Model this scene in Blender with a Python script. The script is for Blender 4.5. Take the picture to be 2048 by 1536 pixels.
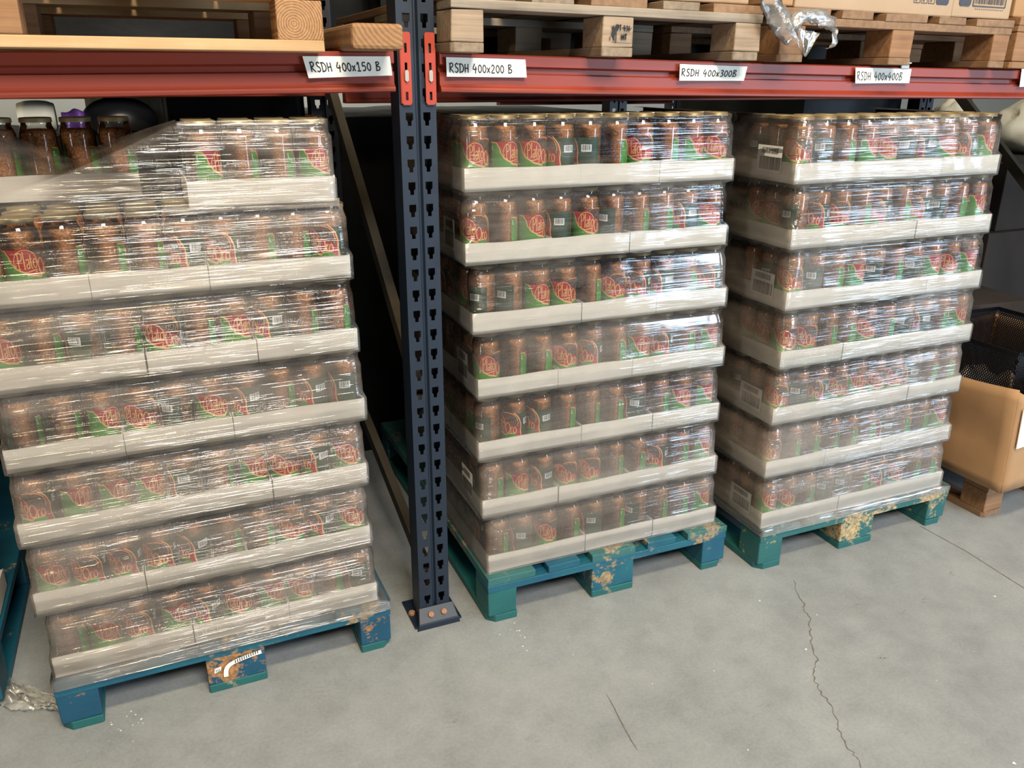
import bpy, bmesh, math, random
from mathutils import Vector, Matrix, noise as mnoise
random.seed(7)
C = bpy.context.scene.collection
for o in list(bpy.data.objects): bpy.data.objects.remove(o)
PI = math.pi

# ------------------------------------------------------------------ camera
cam_d = bpy.data.cameras.new('camera'); cam = bpy.data.objects.new('camera', cam_d); C.objects.link(cam)
YAW, PIT, ROL = 0.4063127, 0.3569767, -0.0044881
fw = Vector((math.sin(YAW)*math.cos(PIT), math.cos(YAW)*math.cos(PIT), -math.sin(PIT)))
rt = Vector((math.cos(YAW), -math.sin(YAW), 0)); dn = fw.cross(rt)
r2 = rt*math.cos(ROL)+dn*math.sin(ROL); d2 = dn*math.cos(ROL)-rt*math.sin(ROL)
M3 = Matrix((r2, -d2, -fw)).transposed()
cam.matrix_world = Matrix.Translation((-0.58724, -1.84424, 1.45442)) @ M3.to_4x4()
cam_d.sensor_width = 36; cam_d.lens = 1650.108*36/2048; cam_d.clip_start = .05
bpy.context.scene.camera = cam

# ------------------------------------------------------------------ world, lights, exposure
sc = bpy.context.scene
sc.view_settings.view_transform = 'Standard'; sc.view_settings.look = 'None'
sc.view_settings.gamma = 1; sc.view_settings.use_curve_mapping = False
sc.view_settings.exposure = -0.32
w = bpy.data.worlds.new('world'); sc.world = w; w.use_nodes = True
w.node_tree.nodes['Background'].inputs[0].default_value = (.55, .58, .62, 1)
w.node_tree.nodes['Background'].inputs[1].default_value = .016
def area(name, loc, target, sx, sy, power, col):
    l = bpy.data.lights.new(name, 'AREA'); l.shape = 'RECTANGLE'; l.size = sx; l.size_y = sy
    l.energy = power; l.color = col
    o = bpy.data.objects.new(name, l); C.objects.link(o); o.location = loc
    o.rotation_euler = (Vector(target)-Vector(loc)).to_track_quat('-Z', 'Y').to_euler()
    return o
area('aisle_lamp', (-.75, -2.5, 5.2), (-.5, -.3, .3), 2.3, .32, 250, (1, .80, .48))
area('aisle_lamp', (1.9, -2.3, 5.4), (1.2, -.3, .3), 1.6, .5, 60, (1, .93, .82))
area('skylight_panel', (.25, -5.0, 4.9), (.4, -.2, .7), 2.6, 1.2, 610, (1, .955, .88))
area('loading_door', (3.55, -4.2, 1.2), (.7, 0, 1.2), .85, 1.4, 150, (.60, .79, 1))
area('loading_door', (5.6, -4.2, 1.2), (1.2, 0, 1.2), .95, 1.4, 170, (.60, .79, 1))
area('side_door', (-4.6, -3.6, 1.3), (.2, 0, 1.0), .6, 1.5, 34, (1, .97, .92))
area('back_aisle_lamp', (.5, 4.3, 4.6), (.8, 5.6, 1.0), 3.0, .8, 90, (1, .97, .9))

# ------------------------------------------------------------------ mesh helpers
class MB:
    def __init__(s): s.v = []; s.f = []; s.m = []; s.sm = []
    def add(s, vs, fs, m=0, smooth=False):
        b = len(s.v); s.v += [tuple(p) for p in vs]
        for f in fs: s.f.append([b+i for i in f]); s.m.append(m); s.sm.append(smooth)
        return s
    def quad(s, a, b, c, d, m=0): return s.add([a, b, c, d], [(0, 1, 2, 3)], m)
    def box(s, x0, x1, y0, y1, z0, z1, m=0, j=0, mt=None):
        vs = [(x, y, z) for z in (z0, z1) for y in (y0, y1) for x in (x0, x1)]
        if j: vs = [tuple(c+random.uniform(-j, j) for c in p) for p in vs]
        if mt: vs = [tuple(mt @ Vector(p)) for p in vs]
        return s.add(vs, [(0, 2, 3, 1), (4, 5, 7, 6), (0, 1, 5, 4), (2, 6, 7, 3), (0, 4, 6, 2), (1, 3, 7, 5)], m)
    def lathe(s, prof, n=24, m=0, c=(0, 0), smooth=True):
        vs = []; fs = []
        for r, z in prof:
            for i in range(n):
                a = 2*PI*i/n; vs.append((c[0]+r*math.cos(a), c[1]+r*math.sin(a), z))
        for k in range(len(prof)-1):
            for i in range(n):
                j = (i+1) % n; fs.append((k*n+i, k*n+j, (k+1)*n+j, (k+1)*n+i))
        return s.add(vs, fs, m, smooth)
    def tube(s, pts, rad, n=8, m=0, cap=True):
        pts = [Vector(p) for p in pts]; vs = []; fs = []
        for i, p in enumerate(pts):
            t = (pts[min(i+1, len(pts)-1)]-pts[max(i-1, 0)]).normalized()
            u = t.cross(Vector((0, .3, 1))).normalized(); v = t.cross(u)
            r = rad[i] if isinstance(rad, (list, tuple)) else rad
            for k in range(n):
                a = 2*PI*k/n; vs.append(p+u*r*math.cos(a)+v*r*math.sin(a))
        for i in range(len(pts)-1):
            for k in range(n):
                j = (k+1) % n; fs.append((i*n+k, i*n+j, (i+1)*n+j, (i+1)*n+k))
        if cap: fs += [tuple(range(n)), tuple(range((len(pts)-1)*n, len(pts)*n))]
        return s.add(vs, fs, m, True)
    def grid(s, fn, nu, nv, m=0, smooth=True):
        vs = [fn(i/nu, j/nv) for j in range(nv+1) for i in range(nu+1)]
        fs = [(j*(nu+1)+i, j*(nu+1)+i+1, (j+1)*(nu+1)+i+1, (j+1)*(nu+1)+i) for j in range(nv) for i in range(nu)]
        return s.add(vs, fs, m, smooth)
    def extrude_x(s, prof, xs, zoff=lambda x: 0, m=0, close=False):
        n = len(prof); vs = []; fs = []
        for x in xs:
            for y, z in prof: vs.append((x, y, z+zoff(x)))
        for i in range(len(xs)-1):
            for k in range(n if close else n-1):
                j = (k+1) % n; fs.append((i*n+k, i*n+j, (i+1)*n+j, (i+1)*n+k))
        if close: fs += [tuple(range(n)), tuple(range((len(xs)-1)*n, len(xs)*n))]
        return s.add(vs, fs, m)
    def build(s, name, mats, parent=None, bevel=0):
        me = bpy.data.meshes.new(name); me.from_pydata(s.v, [], s.f)
        for mt in (mats if isinstance(mats, (list, tuple)) else [mats]): me.materials.append(mt)
        me.polygons.foreach_set('material_index', s.m); me.polygons.foreach_set('use_smooth', s.sm)
        me.update()
        return link(name, me, parent, bevel)
def link(name, me, parent=None, bevel=0):
    o = bpy.data.objects.new(name, me); C.objects.link(o)
    if parent: o.parent = parent
    if bevel:
        b = o.modifiers.new('bevel', 'BEVEL'); b.width = bevel; b.segments = 2; b.limit_method = 'ANGLE'
    return o
def tag(o, label, cat, group=None):
    o['label'] = label; o['category'] = cat
    if group: o['group'] = group
    return o
def empty(name, loc, label, cat, group=None, rz=0):
    o = bpy.data.objects.new(name, None); C.objects.link(o); o.location = loc; o.rotation_euler = (0, 0, rz)
    o.empty_display_size = .05
    return tag(o, label, cat, group)
def copy_tree(o, parent=None):
    c = o.copy(); C.objects.link(c); c.parent = parent
    for ch in o.children: copy_tree(ch, c)
    return c
def plate2d(outline, holes, thick):
    """filled 2D outline with holes -> (verts, faces) in x,z with thickness along y"""
    cu = bpy.data.curves.new('tmp', 'CURVE'); cu.dimensions = '2D'; cu.fill_mode = 'BOTH'; cu.extrude = thick/2
    for pts in [outline]+holes:
        sp = cu.splines.new('POLY'); sp.points.add(len(pts)-1); sp.use_cyclic_u = True
        for p, (x, z) in zip(sp.points, pts): p.co = (x, z, 0, 1)
    o = bpy.data.objects.new('tmp', cu); C.objects.link(o)
    dg = bpy.context.evaluated_depsgraph_get(); dg.update()
    me = bpy.data.meshes.new_from_object(o.evaluated_get(dg))
    vs = [(v.co.x, v.co.z, v.co.y) for v in me.vertices]; fs = [tuple(p.vertices) for p in me.polygons]
    bpy.data.objects.remove(o); bpy.data.curves.remove(cu); bpy.data.meshes.remove(me)
    return vs, fs
def catmull(pts, k=5):
    if len(pts) < 3: return list(pts)
    out = []
    P = [pts[0]]+list(pts)+[pts[-1]]
    for i in range(1, len(P)-2):
        for j in range(k):
            t = j/k; a, b, c, d = P[i-1], P[i], P[i+1], P[i+2]
            out.append(tuple(.5*((2*b[q])+(-a[q]+c[q])*t+(2*a[q]-5*b[q]+4*c[q]-d[q])*t*t+(-a[q]+3*b[q]-3*c[q]+d[q])*t**3) for q in (0, 1)))
    return out+[pts[-1]]
def ribbon(mb, pts, wd, fn, m, off=0.0):
    """flat ribbon along 2D polyline; fn(s,t,off)->3D"""
    L = []; R = []; n = len(pts)
    for i in range(n):
        a = pts[max(i-1, 0)]; b = pts[min(i+1, n-1)]
        dx, dy = b[0]-a[0], b[1]-a[1]; l = math.hypot(dx, dy) or 1
        wi = wd[i] if isinstance(wd, list) else wd
        nx, ny = -dy/l*wi/2, dx/l*wi/2
        L.append(fn(pts[i][0]+nx, pts[i][1]+ny, off)); R.append(fn(pts[i][0]-nx, pts[i][1]-ny, off))
    mb.add(L+R, [(i, n+i, n+i+1, i+1) for i in range(n-1)], m)

# ------------------------------------------------------------------ materials
def newmat(name):
    m = bpy.data.materials.new(name); m.use_nodes = True; nt = m.node_tree
    return m, nt, nt.nodes['Principled BSDF'], nt.nodes['Material Output']
def nd(nt, t, **kw):
    n = nt.nodes.new(t)
    for k, v in kw.items():
        if k.startswith('i_'):
            key = k[2:]; key = int(key) if key.isdigit() else key.replace('_', ' ')
            n.inputs[key].default_value = v
        else: setattr(n, k, v)
    return n
def coords(nt, scale=(1, 1, 1), rot=(0, 0, 0), kind='Object', loc=(0, 0, 0)):
    tc = nd(nt, 'ShaderNodeTexCoord'); mp = nd(nt, 'ShaderNodeMapping')
    mp.inputs['Scale'].default_value = scale; mp.inputs['Rotation'].default_value = rot; mp.inputs['Location'].default_value = loc
    nt.links.new(tc.outputs[kind], mp.inputs[0]); return mp.outputs[0]
def ramp(nt, src, stops):
    r = nd(nt, 'ShaderNodeValToRGB'); e = r.color_ramp.elements
    while len(e) < len(stops): e.new(.5)
    for el, (p, c) in zip(e, stops): el.position = p; el.color = (*c, 1) if len(c) == 3 else c
    nt.links.new(src, r.inputs[0]); return r.outputs[0]
def noise(nt, vec, scale, detail=4, rough=.55, out=0):
    n = nd(nt, 'ShaderNodeTexNoise'); n.inputs['Scale'].default_value = scale
    n.inputs['Detail'].default_value = detail; n.inputs['Roughness'].default_value = rough
    nt.links.new(vec, n.inputs['Vector']); return n.outputs[out]
def mix(nt, fac, a, b, mode='MIX'):
    n = nd(nt, 'ShaderNodeMix', data_type='RGBA', blend_type=mode)
    for s, v in ((n.inputs[0], fac), (n.inputs[6], a), (n.inputs[7], b)):
        if hasattr(v, 'is_linked'): nt.links.new(v, s)
        else: s.default_value = v if isinstance(v, (int, float)) else (*v, 1)
    return n.outputs[2]
def bump(nt, h, bs, strength=.3, dist=.002):
    b = nd(nt, 'ShaderNodeBump'); b.inputs['Strength'].default_value = strength; b.inputs['Distance'].default_value = dist
    nt.links.new(h, b.inputs['Height']); nt.links.new(b.outputs[0], bs.inputs['Normal'])
def plain(name, col, rough=.6, metal=0, var=.12, sc_=30, bstr=0):
    m, nt, bs, out = newmat(name); v = coords(nt); n = noise(nt, v, sc_)
    d = tuple(c*(1-var) for c in col); l = tuple(min(1, c*(1+var)) for c in col)
    nt.links.new(ramp(nt, n, [(.3, d), (.7, l)]), bs.inputs['Base Color'])
    bs.inputs['Roughness'].default_value = rough; bs.inputs['Metallic'].default_value = metal
    if bstr: bump(nt, n, bs, bstr)
    return m
def wood(name, dark, mid, light, axis='y', grain=60, rough=.75):
    m, nt, bs, out = newmat(name)
    s = {'x': (2.2, grain, grain), 'y': (grain, 2.2, grain), 'z': (grain, grain, 3)}[axis]
    n = noise(nt, coords(nt, s), 1.0, 6, .6); n2 = noise(nt, coords(nt), 9, 3)
    c = ramp(nt, n, [(.28, dark), (.5, mid), (.72, light)])
    c = mix(nt, .35, c, ramp(nt, n2, [(.3, dark), (.7, light)]), 'MIX')
    nt.links.new(c, bs.inputs['Base Color']); bs.inputs['Roughness'].default_value = rough
    bump(nt, n, bs, .5, .002); return m
def ring_wood(name, dark, light, cx, cz, scale):
    m, nt, bs, out = newmat(name)
    wv = nd(nt, 'ShaderNodeTexWave', wave_type='RINGS', rings_direction='Y')
    wv.inputs['Scale'].default_value = scale; wv.inputs['Distortion'].default_value = 1.6; wv.inputs['Detail'].default_value = 3; wv.inputs['Detail Scale'].default_value = 1.5
    nt.links.new(coords(nt, loc=(-cx, 0, -cz)), wv.inputs['Vector'])
    n = noise(nt, coords(nt), 120, 3)
    c = mix(nt, .3, ramp(nt, wv.outputs[0], [(.2, dark), (.8, light)]), ramp(nt, n, [(.35, dark), (.65, light)]))
    nt.links.new(c, bs.inputs['Base Color']); bs.inputs['Roughness'].default_value = .8
    bump(nt, n, bs, .3, .001); return m
def paint(name, c1, c2, chip, amount=.40, sc_=22):
    m, nt, bs, out = newmat(name); v = coords(nt)
    n1 = noise(nt, v, 7, 4); base = ramp(nt, n1, [(.3, c1), (.7, c2)])
    n2 = noise(nt, coords(nt, (1, 1, 1.3)), sc_, 9, .72); n3 = noise(nt, v, 4.5, 2)
    mt = nd(nt, 'ShaderNodeMath', operation='MULTIPLY'); nt.links.new(n2, mt.inputs[0]); nt.links.new(n3, mt.inputs[1])
    f = ramp(nt, mt.outputs[0], [(amount, (0, 0, 0)), (amount+.035, (1, 1, 1))])
    ch = ramp(nt, noise(nt, v, 90, 3), [(.3, tuple(x*.35 for x in chip)), (.62, chip)])
    nt.links.new(mix(nt, f, base, ch), bs.inputs['Base Color']); bs.inputs['Roughness'].default_value = .55
    bump(nt, n2, bs, .55, .003); return m

MAT = {}
MAT['white_card'] = plain('white_cardboard', (.615, .56, .475), .8, 0, .05, 18, .1)
MAT['card_edge'] = plain('cardboard_edge', (.33, .22, .13), .9, 0, .2, 120)
MAT['beam'] = plain('red_enamel', (.22, .026, .009), .5, 0, .07, 6)
MAT['beam_plate'] = plain('orange_red_enamel', (.36, .036, .012), .5, 0, .06, 14)
MAT['post'] = plain('navy_enamel', (.006, .013, .026), .5, 0, .12, 10)
MAT['post_shaded'] = plain('shaded_navy_enamel', (.008, .010, .016), .5, 0, .1, 10)  # copy of the navy enamel with the rack's inner shade put into its colour
MAT['brace'] = plain('shaded_brace', (.05, .04, .026), .7, 0, .15, 12)  # brace colour darkened so it carries the shade inside the rack
MAT['steel'] = plain('zinc_steel', (.50, .47, .40), .4, .7, .1, 40)
MAT['rust'] = plain('rusty_bolt', (.34, .17, .10), .75, .3, .3, 160, .4)
MAT['gold_lid'] = plain('gold_lid', (.32, .25, .13), .42, .5, .05, 30)
MAT['blue_a'] = paint('blue_pallet_paint', (.003, .048, .092), (.005, .068, .12), (.40, .20, .08), .295)
MAT['blue_b'] = paint('blue_green_pallet_paint', (.004, .060, .115), (.008, .105, .135), (.33, .24, .13), .335)
MAT['teal'] = paint('teal_pallet_paint', (.010, .085, .082), (.018, .115, .108), (.50, .36, .18), .285)
MAT['teal_b'] = paint('teal_block_paint', (.008, .080, .082), (.012, .115, .105), (.3, .25, .15), .35)
MAT['teal_deck'] = paint('worn_teal_deck_paint', (.020, .10, .10), (.035, .13, .12), (.30, .25, .17), .32)
MAT['pine'] = wood('fresh_pine', (.36, .20, .085), (.48, .30, .14), (.56, .37, .19), 'x', 45)
MAT['pine_y'] = wood('brown_pine', (.12, .06, .027), (.22, .12, .058), (.29, .17, .085), 'y', 50)
MAT['pine_block'] = wood('pale_block_wood', (.16, .105, .06), (.32, .225, .145), (.38, .28, .19), 'x', 95)
MAT['grey_wood'] = wood('weathered_wood', (.12, .09, .06), (.27, .215, .155), (.36, .295, .22), 'x', 80)
MAT['grey_wood_y'] = wood('weathered_board', (.10, .07, .045), (.23, .165, .105), (.31, .23, .15), 'y', 60)
MAT['orange_wood'] = wood('orange_block_wood', (.15, .068, .027), (.26, .125, .05), (.33, .175, .08), 'x', 70)
MAT['ring'] = ring_wood('ring_end_grain', (.19, .085, .032), (.40, .22, .095), 1.142, .052, 62)
MAT['stub'] = ring_wood('bearer_end_grain', (.19, .09, .035), (.32, .17, .07), -.05, 1.60, 34)
MAT['card'] = plain('brown_cardboard', (.35, .195, .09), .85, 0, .06, 9, .1)
MAT['card_pale'] = plain('pale_cardboard', (.36, .25, .155), .85, 0, .06, 9, .1)
MAT['card_shaded'] = plain('shaded_cardboard', (.02, .013, .009), .9, 0, .08, 9)  # brown cardboard with the shade at the right edge put into its colour
MAT['ink'] = plain('black_ink', (.012, .012, .013), .7, 0, .1, 60)
MAT['print'] = plain('slate_print', (.045, .05, .065), .8, 0, .1, 60)
MAT['paper'] = plain('label_paper', (.80, .77, .68), .8, 0, .04, 25)
MAT['black_film'] = plain('black_wrap', (.004, .004, .0045), .45, 0, .2, 14, .5); MAT['black_film'].node_tree.nodes['Principled BSDF'].inputs['Specular IOR Level'].default_value = .18
MAT['black'] = plain('black_plastic', (.008, .008, .010), .35, 0, .1, 20)
MAT['cream'] = plain('cream_fabric', (.72, .64, .45), .9, 0, .08, 12, .3)
MAT['sheet'] = plain('white_fabric', (.66, .64, .54), .9, 0, .06, 10, .3)
MAT['purple'] = plain('purple_plastic', (.12, .045, .24), .45, 0, .2, 30)
MAT['grey_plastic'] = plain('grey_plastic', (.35, .38, .38), .5, 0, .05, 30)
MAT['wall'] = plain('painted_wall', (.55, .57, .54), .9, 0, .04, 2)
MAT['l_green'] = plain('label_green', (.06, .23, .028), .5, 0, .1, 60)
MAT['l_dark'] = plain('label_dark_green', (.022, .045, .020), .5, 0, .1, 60)
MAT['l_red'] = plain('label_red', (.36, .015, .020), .5, 0, .1, 60)
MAT['l_gold'] = plain('label_gold', (.72, .42, .13), .5, 0, .05, 60)
MAT['l_white'] = plain('label_white', (.75, .75, .70), .5, 0, .03, 60)
def lentil_mat(name, stops, scale):
    m, nt, bs, out = newmat(name); v = coords(nt)
    vo = nd(nt, 'ShaderNodeTexVoronoi'); vo.inputs['Scale'].default_value = scale; nt.links.new(v, vo.inputs['Vector'])
    c = ramp(nt, vo.outputs['Distance'], stops)
    hs = nd(nt, 'ShaderNodeSeparateColor'); nt.links.new(vo.outputs['Color'], hs.inputs[0])
    c = mix(nt, .30, c, ramp(nt, hs.outputs[0], [(0, tuple(x*.35 for x in stops[0][1])), (1, tuple(min(1, x*1.3) for x in stops[0][1]))]))
    nt.links.new(c, bs.inputs['Base Color']); bs.inputs['Roughness'].default_value = .45
    inv = nd(nt, 'ShaderNodeMath', operation='SUBTRACT'); inv.inputs[0].default_value = 1; nt.links.new(vo.outputs['Distance'], inv.inputs[1])
    bump(nt, inv.outputs[0], bs, .6, .003); return m
MAT['lentil'] = lentil_mat('brown_lentils', [(.1, (.52, .215, .060)), (.45, (.40, .150, .038)), (.8, (.19, .065, .020))], 190)
MAT['l_pic'] = lentil_mat('lentil_picture', [(.1, (.16, .085, .05)), (.45, (.08, .035, .02)), (.75, (.015, .01, .008))], 240)
def glass_mat():
    m, nt, bs, out = newmat('jar_glass'); nt.nodes.remove(bs)
    t = nd(nt, 'ShaderNodeBsdfTransparent'); t.inputs[0].default_value = (.95, .95, .94, 1)
    g = nd(nt, 'ShaderNodeBsdfGlossy'); g.inputs['Roughness'].default_value = .06
    fr = nd(nt, 'ShaderNodeFresnel'); fr.inputs[0].default_value = 1.5
    mx = nd(nt, 'ShaderNodeMixShader')
    for a, b in ((fr.outputs[0], mx.inputs[0]), (t.outputs[0], mx.inputs[1]), (g.outputs[0], mx.inputs[2]), (mx.outputs[0], out.inputs[0])): nt.links.new(a, b)
    return m
MAT['glass'] = glass_mat()
def film_mat(name, tilt=0.0, haze=(.02, .20), low=.10, streak=1.0, gloss=.10, rough=.12, tint=(.64, .55, .47), isotropic=False, dens=.40):
    """clear stretch film: mostly transparent, a little milky (more layers near the pallet), fine pulled ridges that catch the lamps"""
    m, nt, bs, out = newmat(name); nt.nodes.remove(bs)
    rot = (0, tilt, 0)
    def math_(op, x, y=None, z=None, clamp=False):
        n = nd(nt, 'ShaderNodeMath', operation=op, use_clamp=clamp)
        for k, v in enumerate((x, y, z)):
            if v is None: continue
            if hasattr(v, 'is_linked'): nt.links.new(v, n.inputs[k])
            else: n.inputs[k].default_value = v
        return n.outputs[0]
    if isotropic:
        h = noise(nt, coords(nt), 60, 5, .6); fine = h
    else:
        fine = noise(nt, coords(nt, (1.1, 1.1, 85), rot), 1.0, 2, .5)
        thin = noise(nt, coords(nt, (1.7, 1.7, 210), rot, loc=(3, 1, 2)), 1.0, 1, .5)
        r1 = math_('SUBTRACT', 1, math_('DIVIDE', math_('ABSOLUTE', math_('SUBTRACT', fine, .5)), .08), clamp=True)
        r2 = math_('SUBTRACT', 1, math_('DIVIDE', math_('ABSOLUTE', math_('SUBTRACT', thin, .5)), .15), clamp=True)
        band = noise(nt, coords(nt, (1.5, 1.5, 9), rot), 1.0, 3, .6)
        msk = ramp(nt, band, [(dens, (.05, .05, .05)), (dens+.20, (1, 1, 1))])
        h = math_('MULTIPLY', math_('ADD', r1, math_('MULTIPLY', r2, .7)), msk)
    big = noise(nt, coords(nt), 8, 2, .5)
    h = math_('MULTIPLY_ADD', big, 2.2 if isotropic else 3.2, h)
    b = nd(nt, 'ShaderNodeBump'); b.inputs['Strength'].default_value = 1.0; b.inputs['Distance'].default_value = (.0016 if isotropic else .00105)*streak
    nt.links.new(h, b.inputs['Height'])
    g = nd(nt, 'ShaderNodeBsdfGlossy'); g.inputs['Roughness'].default_value = rough; nt.links.new(b.outputs[0], g.inputs['Normal'])
    t = nd(nt, 'ShaderNodeBsdfTransparent'); t.inputs[0].default_value = (.975, .975, .97, 1)
    d = nd(nt, 'ShaderNodeBsdfDiffuse'); d.inputs[0].default_value = (*tint, 1)
    hn = noise(nt, coords(nt, (1, 1, 3), rot), 2.4, 4, .6)
    hz = nd(nt, 'ShaderNodeMapRange'); hz.inputs[1].default_value = .40; hz.inputs[2].default_value = .64
    hz.inputs[3].default_value = haze[0]; hz.inputs[4].default_value = haze[1]; nt.links.new(hn, hz.inputs[0])
    sx = nd(nt, 'ShaderNodeSeparateXYZ'); nt.links.new(coords(nt), sx.inputs[0])
    lz = nd(nt, 'ShaderNodeMapRange'); lz.inputs[1].default_value = 1.0; lz.inputs[2].default_value = .15; lz.inputs[3].default_value = 0; lz.inputs[4].default_value = low
    nt.links.new(sx.outputs[2], lz.inputs[0])
    hzt = math_('ADD', hz.outputs[0], lz.outputs[0], clamp=True)
    m1 = nd(nt, 'ShaderNodeMixShader'); nt.links.new(hzt, m1.inputs[0]); nt.links.new(t.outputs[0], m1.inputs[1]); nt.links.new(d.outputs[0], m1.inputs[2])
    lw = nd(nt, 'ShaderNodeFresnel'); lw.inputs[0].default_value = 1.45
    fa = math_('ADD', lw.outputs[0], gloss-.04, clamp=True)
    m2 = nd(nt, 'ShaderNodeMixShader'); nt.links.new(fa, m2.inputs[0]); nt.links.new(m1.outputs[0], m2.inputs[1]); nt.links.new(g.outputs[0], m2.inputs[2])
    nt.links.new(m2.outputs[0], out.inputs[0]); return m
MAT['film_l'] = film_mat('stretch_film_left', math.radians(6), (.02, .19), .07, 1.4, .075, .10, dens=.31)
MAT['film_m'] = film_mat('stretch_film_middle', math.radians(2), (.0, .14), .12, 1.15, .065, .10)
MAT['film_r'] = film_mat('stretch_film_right', math.radians(4), (.02, .19), .12, 1.15, .065, .10)
MAT['film_loose'] = film_mat('loose_film', 0, (.04, .28), 0, 2.2, .15, .16, (.9, .88, .8), True)
def floor_mat():
    m, nt, bs, out = newmat('power_floated_concrete'); v = coords(nt)
    n1 = noise(nt, v, 1.7, 6, .6); n2 = noise(nt, v, 9, 6, .65); n3 = noise(nt, v, 120, 3, .6)
    c = ramp(nt, n1, [(.32, (.168, .180, .186)), (.5, (.228, .243, .250)), (.68, (.285, .300, .305))])
    c = mix(nt, .30, c, ramp(nt, n2, [(.36, (.135, .144, .148)), (.5, (.228, .241, .247)), (.66, (.31, .322, .322))]))
    c = mix(nt, .12, c, ramp(nt, n3, [(.35, (.22, .22, .2)), (.65, (.5, .5, .46))]))
    nt.links.new(c, bs.inputs['Base Color']); bs.inputs['Roughness'].default_value = .5
    bump(nt, n3, bs, .12, .001); return m
MAT['floor'] = floor_mat()
MAT['crack'] = plain('crack_line', (.13, .115, .09), .9, 0, .3, 60)
MAT['speck'] = plain('floor_specks', (.75, .73, .68), .8)
MAT['stain'] = plain('scuff', (.24, .24, .225), .7, 0, .2, 60)
# ------------------------------------------------------------------ setting
mb = MB()
N = 24
mb.quad((-7, -7, 0), (10.5, -7, 0), (10.5, 6.3, 0), (-7, 6.3, 0))
fl = lambda s, t, o: (s, t, .0004+o)
crk = [(1.075, -.188), (1.048, -.235), (1.024, -.28), (1.01, -.308), (.999, -.317), (.989, -.359), (.953, -.391), (.937, -.421), (.91, -.445), (.882, -.503), (.856, -.527), (.827, -.552), (.81, -.574), (.799, -.607), (.788, -.643), (.78, -.67), (.767, -.7), (.742, -.734), (.725, -.769), (.722, -.801), (.716, -.817), (.70, -.86), (.68, -.90)]
cp = []
for a, b in zip(crk[:-1], crk[1:]):
    for t in (0, .25, .5, .75): cp.append((a[0]+(b[0]-a[0])*t+random.uniform(-.005, .005), a[1]+(b[1]-a[1])*t+random.uniform(-.003, .003)))
ribbon(mb, cp, [random.uniform(.0012, .004) for _ in cp], fl, 1)
ribbon(mb, [(1.706, -.10), (1.712, -.28), (1.70, -.42), (1.690, -.55), (1.67, -.9)], .004, fl, 1)
ribbon(mb, [(.295, -.402), (.289, -.45), (.281, -.495), (.272, -.561), (.27, -.593)], [.001, .003, .0035, .003, .001], fl, 1)
for k in range(70):
    x, y = (random.uniform(-.7, 2.0), random.uniform(-1.0, -.05)) if k > 32 else random.choice([(random.gauss(-.80, .03), random.gauss(-.06, .05)), (random.gauss(.19, .02), random.gauss(-.09, .06))])
    s = random.uniform(.0006, .0025) if k < 66 else .004
    a = random.uniform(0, PI)
    mb.add([fl(x+s*math.cos(a+q)*(.6+random.random()), y+s*math.sin(a+q)*(.6+random.random()), .0003) for q in (0, 1.4, 3, 4.5)], [(0, 1, 2, 3)], 2)
for (x, y, r) in [(1.25, -.45, .022), (1.35, -.42, .012), (1.15, -.36, .012), (1.03, -.57, .006), (.60, -.60, .02), (-.38, -.12, .018), (.05, -.47, .01), (1.55, -.35, .01), (.2, -.5, .012), (-.1, -.35, .012)]:
    for q in range(5):
        x0, y0 = x+random.gauss(0, r), y+random.gauss(0, r*.5); a = random.uniform(-.5, .5); l = random.uniform(.008, .03)
        ribbon(mb, [(x0, y0), (x0+l*.5*math.cos(a), y0+l*.5*math.sin(a)+.001), (x0+l*math.cos(a), y0+l*math.sin(a))], [.0005, .0022, .0005], fl, 3, .0001)
floor = mb.build('floor', [MAT['floor'], MAT['crack'], MAT['speck'], MAT['stain']]); floor['kind'] = 'structure'
mb = MB(); mb.box(-7, 12, 6.0, 6.2, 0, 7); wb = mb.build('wall_back', MAT['wall']); wb['kind'] = 'structure'

# ------------------------------------------------------------------ pallets
def pallet(loc, rz, label, group, m, W=.8, D=1.2, hs=(.022, .1, .122, .144), bw=(.09, .142, .084), chamfer=.022, name='pallet', boards=None, bm={}):
    root = empty(name, loc, label, 'pallet', group, rz)
    z1, z2, z3, z4 = hs
    xs = [(0, bw[0]), (W/2-bw[1]/2, W/2+bw[1]/2), (W-bw[2], W)]
    ys = [(0, .10), (D/2-.07, D/2+.07), (D-.10, D)]
    for i, (a, b) in enumerate(xs):
        q = MB(); c = chamfer
        cl = c if i == 0 else .003; cr = c if i == 2 else .003
        o = [(a+cl, 0), (b-cr, 0), (b, cr), (b, D-cr), (b-cr, D), (a+cl, D), (a, D-cl), (a, cl)]
        n = len(o); q.add([(x, y, 0) for x, y in o]+[(x, y, z1) for x, y in o], [tuple(range(n))[::-1], tuple(range(n, 2*n))]+[(k, (k+1) % n, n+(k+1) % n, n+k) for k in range(n)])
        q.build('skid_board', m['skid'], root, .002)
        for j, (c0, c1) in enumerate(ys):
            q = MB(); q.box(a+.001, b-.001, c0+.002, c1, z1, z2, j=.0015)
            q.build('block', bm.get((i, j), m['block']), root, .003)
    for j, (c0, c1) in enumerate(ys):
        q = MB()
        n = 10
        for k in range(n):
            pass
        q.box(0, W, c0, c1, z2, z3, j=.001); q.build('stringer_board', m['stringer'], root, .002)
    bs = boards or [(0, .145), (.186, .286), (.3275, .4725), (.514, .614), (.655, .8)]
    for k, (a, b) in enumerate(bs):
        q = MB(); q.box(a*W/.8, b*W/.8, random.uniform(-.003, .003), D, z3, z4, j=.0012)
        q.build('deck_board', m['deck'][k % len(m['deck'])], root, .002)
    return root
GP = 'painted pallets on the floor under the jar stacks'
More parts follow.
